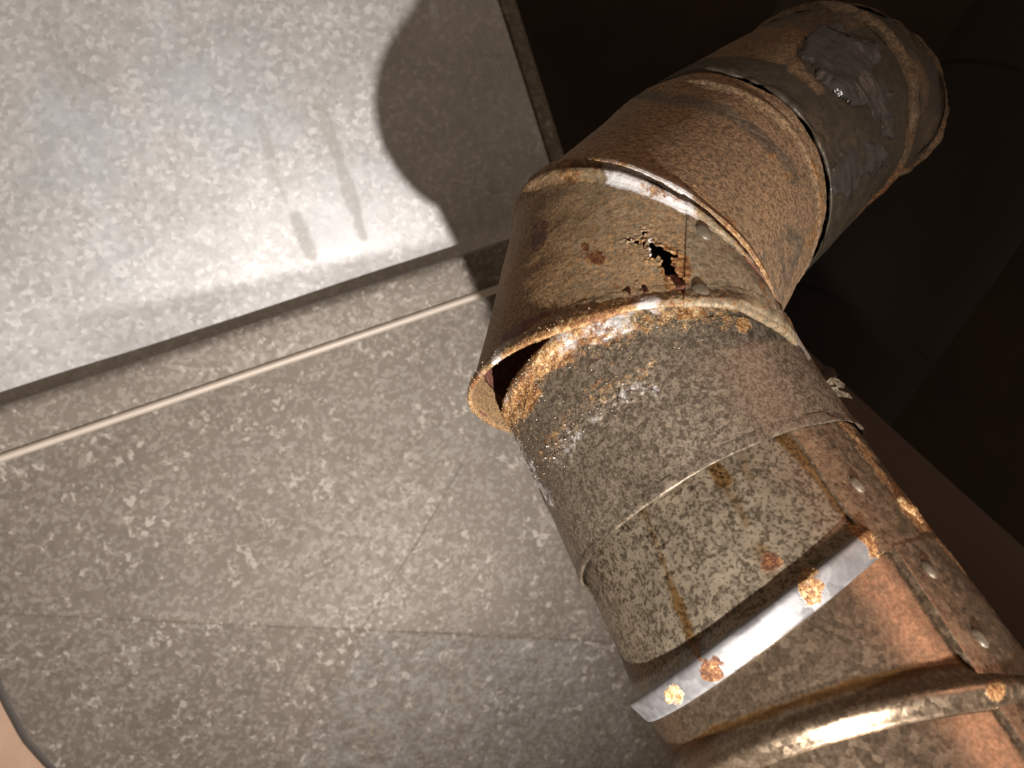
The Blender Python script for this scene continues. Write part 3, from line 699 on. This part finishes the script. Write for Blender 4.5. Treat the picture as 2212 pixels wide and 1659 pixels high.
wet_shade = np.maximum.reduce([p1.stroke([(1688, 942), (1720, 972), (1765, 1030)], 34, .8, 110, .7)*.85, p1.stroke([(1760, 1025), (1800, 1080), (1840, 1130), (1880, 1165)], 24, .8, 110, .7)*.9,
                         p1.stroke([(1388, 1095), (1420, 1180), (1450, 1250)], 16, .95, 110, .9)*.55, p1.stroke([(1430, 1205), (1460, 1290), (1478, 1335)], 24, .95, 110, .9)*.7, p1.stroke([(1466, 1300), (1490, 1370), (1515, 1430)], 30, .9, 110, .8)*.92,
                         p1.stroke([(1536, 1003), (1560, 1040)], 36, .9, 110, .8)*.85, p1.stroke([(1555, 1035), (1590, 1085), (1612, 1130)], 22, .95, 110, .9)*.55, p1.stroke([(1605, 985), (1622, 1035)], 26, .95, 110, .9)*.5,
                         p1.stroke([(1640, 1180), (1665, 1235)], 44, .95, 110, .8)*.55, p1.stroke([(1320, 1165), (1350, 1240)], 14, .95, 110, .9)*.4])
wet_shade = wet_shade*(1-isb*.8)
white = p1.stroke([(1420, 1160), (1450, 1240)], 22, .8)*.35*(1-isb)
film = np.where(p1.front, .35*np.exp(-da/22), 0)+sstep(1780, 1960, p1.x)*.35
mi = None
f_all = grid_faces(*P.shape[:2], True, p1.flip); isbf = isb.ravel()[f_all].min(1) > .5
o_p1 = p1.obj('upper_section', [M_P1], pipe, {'rust': rust, 'wet_shade': wet_shade, 'white': white, 'film': film, 'hue': hue}, keep=(isb < .5) | (np.arange(P.shape[0])[:, None] == P.shape[0]-nbd+ridx))
mb = np.zeros(P.shape[:2], bool); mb[-nbd+ridx:] = True
mb &= (live > .0)[None]
o_bd = p1.obj('raised_bead', [M_BEAD], o_p1, {'rust': rust, 'hue': hue}, keep=mb, label='zinc bead face coloured bright where lit, with orange rust spots')

# middle section, down to the curved band
RP2 = RP1-.0010
bn = bead_rows([(.0860, RP2), (.0880, RP2+.0004), (.0915, RP2+.0020), (.0940, RP2+.0036), (.0955, RP2+.0041), (.0968, RP2+.0038), (.0985, RP2+.0028), (.1000, RP2+.0022), (.1010, RP2+.0018), (.1012, RP2+.0008), (.095, RP2+.0006)], BAND, None)
P = section(THP, [(BEAD(THP)+.030, RP2)], bn, 110, 0)
rad = nz(P-AC-((P-AC) @ AX)[..., None]*AX)
P = P+rad*((fbm(P, 38, 3)-.5)*.0014)[..., None]
p2 = Surf(P, True, centre=P.mean(1, keepdims=True))
rust = np.maximum.reduce([p2.blob(2150, 1490, 24, .5, 200, .3)*.9*(p2.x < 2185), p2.stroke([(1480, 1650), (1520, 1610)], 24, .7)*.45, p2.blob(1700, 1655, 12, .6)*.4])
wet_shade = np.maximum.reduce([p2.stroke([(1467, 1632), (1540, 1580), (1600, 1560), (1700, 1525), (1850, 1478), (2000, 1440), (2100, 1425)], 34, .7, 150, .5)*.75, p2.stroke([(1440, 1560), (1470, 1620)], 24, .8)*.3])  # long stroke paints the shade on the band's upper face
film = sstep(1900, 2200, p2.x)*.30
p2.obj('middle_section', [M_P2], pipe, {'rust': rust, 'wet_shade': wet_shade, 'film': film, 'hue': np.zeros(p2.x.shape)})
# lower section
RP3 = RP2+.0005
srow = [BAND(THP)*(1-f_)+.092+f_*.14 for f_ in np.linspace(0, 1, 60)]
P = cyl(THP, np.array(srow), np.full((60, len(THP)), RP3))
rad = nz(P-AC-((P-AC) @ AX)[..., None]*AX); P = P+rad*((fbm(P, 45, 3)-.5)*.0016)[..., None]
p3 = Surf(P, True, centre=P.mean(1, keepdims=True))
p3.obj('lower_section', [M_P2], pipe, {'film': np.clip((fbm(P, 60, 3)-.45), 0, 1), 'rust': np.clip((fbm(P+1, 120, 3)-.62)*2, 0, 1)})

# lap seam: a strip of sheet riding over the pipe on the right, riveted
def seam_sheet(s0_, s1_, t0f, t1f, lift, nm, attrs_fn):
    n_s, n_t = 90, 40
    ss = np.linspace(s0_, s1_, n_s)
    P = np.zeros((n_s, n_t+4, 3))
    for i_, s_ in enumerate(ss):
        th = np.radians(np.linspace(t0f(s_), t1f(s_), n_t))
        th = np.concatenate([[th[0], th[0]], th, [th[-1], th[-1]]])
        r_ = np.concatenate([[RP1-.0012, RP1+lift-.0003], np.full(n_t, RP1+lift), [RP1+lift-.0003, RP1-.0012]])
        e = np.cos(th)[:, None]*E1+np.sin(th)[:, None]*E2
        P[i_] = AC+s_*AX+r_[:, None]*e
    rad_ = nz(P-AC-((P-AC) @ AX)[..., None]*AX)
    P = P+rad_*((fbm(P, 70, 3)-.5)*.0010)[..., None]
    sf = Surf(P, False, centre=AC+AX*(s0_+s1_)/2)
    return sf, sf.obj(nm, [M_P2], pipe, attrs_fn(sf))
sfa, lap1 = seam_sheet(-.010, .0485, lambda s_: 11.5-.02*s_, lambda s_: -26, .0010, 'lap_seam',
    lambda sf: {'rust': np.maximum.reduce([sf.stroke([(1815, 912), (1850, 950), (1900, 1020), (1945, 1075), (1960, 1095)], 24, .9, 250, .9)*.60, sf.stroke([(1960, 1095), (1985, 1120), (1998, 1135)], 34, .5)*.9, sf.blob(1885, 1165, 20, .6)*.5]), 'film': np.full(sf.x.shape, .38), 'hue': np.full(sf.x.shape, .12), 'wet_shade': sf.stroke([(1990, 1130), (1940, 1060)], 50, .8)*.6})
sfb, lap2 = seam_sheet(.0475, .215, lambda s_: 4.5+.05*(s_-.0475)*1000, lambda s_: -27, .0013, 'lap_seam',
    lambda sf: {'rust': np.maximum(sf.stroke([(1990, 1120), (2040, 1185), (2100, 1250)], 8, .6)*.6, np.clip(fbm(sf.P, 60, 3)-.6, 0, 1)), 'film': np.full(sf.x.shape, .32), 'hue': np.full(sf.x.shape, .1)})
for (x, y), sf, par in (((1852, 1048), sfa, lap1), ((2004, 1223), sfb, lap2), ((2116, 1379), sfb, lap2)):
    p, n = sf.at(x, y); dome('rivet', M_RIVET, par, p, n, .0025, .0013, (1.35, .85), AX)
# crumpled rust crust on the seam
def crust(line, w, parent, sf, nm, mat):
    pts = []
    for (x0, y0), (x1, y1) in zip(line[:-1], line[1:]):
        n = max(2, int(math.hypot(x1-x0, y1-y0)/5))
        for k in range(n): f_ = k/n; pts.append((x0+(x1-x0)*f_, y0+(y1-y0)*f_))
    na_ = 10; v = []
    C_ = []; N_ = []
    for x, y in pts:
        p, n = sf.at(x, y); C_.append(p); N_.append(n)
    C_ = np.array(C_); N_ = np.array(N_)
    for k in range(3): C_[1:-1] = (C_[:-2]+C_[1:-1]*2+C_[2:])/4
    T_ = nz(np.gradient(C_, axis=0)); S_ = nz(np.cross(T_, N_))
    aa = np.linspace(0, 2*np.pi, na_, endpoint=False)
    taper = np.sin(np.linspace(.15, math.pi-.15, len(C_)))**.5
    G_ = C_[:, None]+(S_[:, None]*np.cos(aa)[None, :, None]*w+N_[:, None]*np.sin(aa)[None, :, None]*w*.55)*taper[:, None, None]
    G_ = G_+(fbm(G_, 500, 3)-.5)[..., None]*N_[:, None]*w*1.3
    s_ = Surf(G_, True, centre=C_[:, None])
    return s_.obj(nm, [mat], parent, {'rust': np.ones(G_.shape[:2])*.9, 'hue': np.full(G_.shape[:2], .15)})
crust([(1935, 1068), (1952, 1092), (1968, 1100), (1985, 1120), (1996, 1136)], .0026, lap1, sfa, 'rust_crust', M_G2)

# ------------------------------------------------------------------ grains of rust, drops of water, torn burr
def scatter(sf, weight, n, rmin, rmax, nm, mat, parent, kind_, squash=1.0):
    w_ = np.clip(weight, 0, None)*sf.front
    dA = np.linalg.norm(np.cross(np.gradient(sf.P, axis=0), np.gradient(sf.P, axis=1)), axis=-1)
    w_ = (w_*dA).ravel(); w_ = w_/w_.sum()
    idx = rng.choice(len(w_), n, p=w_)
    P_ = sf.P.reshape(-1, 3)[idx]; N_ = sf.N.reshape(-1, 3)[idx]
    P_ = P_+rng.normal(0, .00025, (n, 3))
    r_ = rmin+(rmax-rmin)*rng.random(n)**2.5
    if kind_ == 'grain':
        base = np.array([(1, 0, 0), (-1, 0, 0), (0, 1, 0), (0, -1, 0), (0, 0, 1), (0, 0, -1)], float)
        fc = np.array([(0, 2, 4), (2, 1, 4), (1, 3, 4), (3, 0, 4), (2, 0, 5), (1, 2, 5), (3, 1, 5), (0, 3, 5)])
        q = rng.normal(size=(n, 4)); q /= np.linalg.norm(q, axis=1)[:, None]
        w0, x0, y0, z0 = q.T
        Rm = np.stack([np.stack([1-2*(y0*y0+z0*z0), 2*(x0*y0-z0*w0), 2*(x0*z0+y0*w0)], -1), np.stack([2*(x0*y0+z0*w0), 1-2*(x0*x0+z0*z0), 2*(y0*z0-x0*w0)], -1), np.stack([2*(x0*z0-y0*w0), 2*(y0*z0+x0*w0), 1-2*(x0*x0+y0*y0)], -1)], 1)
        b_ = base[None]*(r_[:, None]*np.ones((1, 6)))[..., None]*(.5+rng.random((n, 6, 1)))
        v = np.einsum('nij,nkj->nki', Rm, b_)+P_[:, None]
        sm = False
    else:
        a_ = nz(np.cross(N_, [.3, .2, .9])); b_ = np.cross(N_, a_)
        prof_ = [(1.0, -.1), (.96, .25), (.72, .55), (.38, .74)]
        tt_ = np.linspace(0, 2*np.pi, 8, endpoint=False); vs2 = []
        for rr_, hh_ in prof_:
            for q in tt_: vs2.append((rr_*math.cos(q), rr_*math.sin(q), hh_))
        vs2.append((0, 0, .8)); base = np.array(vs2)
        fc = []
        for i_ in range(3):
            for q in range(8):
                A0, B0, C0, D0 = i_*8+q, i_*8+(q+1) % 8, (i_+1)*8+(q+1) % 8, (i_+1)*8+q
                fc += [(A0, B0, C0), (A0, C0, D0)]
        for q in range(8): fc.append((24+q, 24+(q+1) % 8, 32))
        fc = np.array(fc)
        v = P_[:, None]+r_[:, None, None]*(base[None, :, 0:1]*a_[:, None]+base[None, :, 1:2]*b_[:, None]+base[None, :, 2:3]*N_[:, None])
        sm = True
    nb_ = base.shape[0]
    f = (fc[None]+np.arange(n)[:, None, None]*nb_).reshape(-1, 3)
    return link_mesh(nm, W(v).reshape(-1, 3), f, [mat], parent, smooth=sm, kind='stuff')
w1 = gr**1.2*(fbm(g1.P, 140, 3) > .42)+np.where(g1.front, lipd[:, None]*(1-sstep(1250, 1560, g1.x))*.9, 0)+g1.blob(1385, 830, 34)*.5
w1 = w1+g1.stroke([(1090, 900), (1140, 850)], 60)*.8
scatter(g1, w1, 2000, .00012, .00034, 'rust_grains', M_FLAKE, gore1, 'grain')
M_CHALK = grain_mat('chalky_grains', [(0, (.16, .08, .04)), (.35, (.26, .17, .12)), (.65, (.40, .32, .27)), (1, (.62, .57, .53))], .8, .0)
wc1 = g1.stroke([(1355, 838), (1385, 845), (1405, 835)], 26, .8, 300, .9)+g1.stroke([(1205, 980), (1255, 915), (1335, 862)], 40, .9, 250, 1.0)*.6
scatter(g1, wc1, 350, .00012, .00045, 'chalky_crust', M_CHALK, gore1, 'grain')
w2 = lo_lip[:, None]*np.where(g2.front, 1-sstep(1200, 1400, g2.x), 0)
scatter(g2, w2, 700, .00012, .0003, 'rust_grains', M_FLAKE, ob2, 'grain')
scatter(p1, p1.blob(1755, 1277, 28, .3)+p1.blob(1750, 1243, 20)*.5+p1.blob(1868, 1160, 18)*.5, 200, .00012, .0003, 'rust_grains', M_FLAKE, o_bd, 'grain')
wd = np.where(p1.front, np.exp(-np.abs(da-10)/45)*(da > 4)*sstep(.42, .6, fbm(p1.P, 90, 2)), 0)+p1.stroke([(1300, 1200), (1330, 1300), (1290, 1270)], 60)*.6+p1.stroke([(1395, 1110), (1450, 1240)], 26)*1.2+p1.stroke([(1550, 1010), (1590, 1080)], 26)*1.0
wd = wd*(p1.x < 1740)*(isb < .5)
scatter(p1, wd, 1500, .00015, .00055, 'water_drops', M_WATER, o_p1, 'drop')
wd1 = np.where(g1.front, sstep(.45, .65, fbm(g1.P, 60, 2))*sstep(700, 1000, g1.y)*(1-sstep(1400, 1650, g1.x)), 0)
scatter(g1, wd1, 900, .00012, .00035, 'water_drops', M_WATER, gore1, 'drop')
# torn tab of sheet at the right of the lowest gore
px0, n0 = g1.at(1795, 835)
ctr = ray(1791, 828)*px0[2]*1.0
tab = [(-8, -4), (-2, -12), (10, -14), (22, -8), (30, 3), (27, 10), (18, 8), (14, 2), (12, 8), (17, 15), (26, 14), (40, 22), (44, 32), (36, 30), (24, 28), (14, 32), (4, 24), (-6, 8)]
k_ = px0[2]/F
front = [ctr+np.array([x*k_, y*k_, -.0015*math.sin(i_*1.7)-.001]) for i_, (x, y) in enumerate(tab)]
back = [p_+np.array([.0003, .0002, .0012]) for p_ in front]
nt = len(tab)
fc = [tuple(range(nt)), tuple(range(2*nt-1, nt-1, -1))]+[(i_, (i_+1) % nt, nt+(i_+1) % nt, nt+i_) for i_ in range(nt)]
link_mesh('torn_tab', W(np.array(front+back)), fc, [M_P1], gore1, smooth=False)

# ------------------------------------------------------------------ dim round ducts behind on the right
def tube(name, a_, b_, r, mat, label, cat):
    a_ = np.array(a_); b_ = np.array(b_); d = nz(b_-a_); e1_ = nz(np.cross(d, [.3, .2, 1])); e2_ = np.cross(d, e1_)
    th = np.linspace(0, 2*np.pi, 96, endpoint=False); L = np.linalg.norm(b_-a_)
    prof_ = []
    for s_ in np.linspace(0, L, 40):
        prof_.append((s_, r))
    e = np.cos(th)[:, None]*e1_+np.sin(th)[:, None]*e2_
    P = np.array([a_+d*s_+e*r_ for s_, r_ in prof_])
    root = empty(name, a_, label, cat)
    P = P+e[None]*((fbm(P, 12, 3)-.5)*.004)[..., None]
    Surf(P, True, centre=P.mean(1, keepdims=True)).obj('pipe_wall', [mat], root, {})
    for s_ in (L*.35, L*.8):
        q = np.array([a_+d*(s_+ds)+e*(r+dr_) for ds, dr_ in ((-.006, -.001), (-.004, .0015), (0, .003), (.004, .0015), (.006, -.001))])
        Surf(q, True, centre=q.mean(1, keepdims=True)).obj('pipe_bead', [mat], root, {})
    return root
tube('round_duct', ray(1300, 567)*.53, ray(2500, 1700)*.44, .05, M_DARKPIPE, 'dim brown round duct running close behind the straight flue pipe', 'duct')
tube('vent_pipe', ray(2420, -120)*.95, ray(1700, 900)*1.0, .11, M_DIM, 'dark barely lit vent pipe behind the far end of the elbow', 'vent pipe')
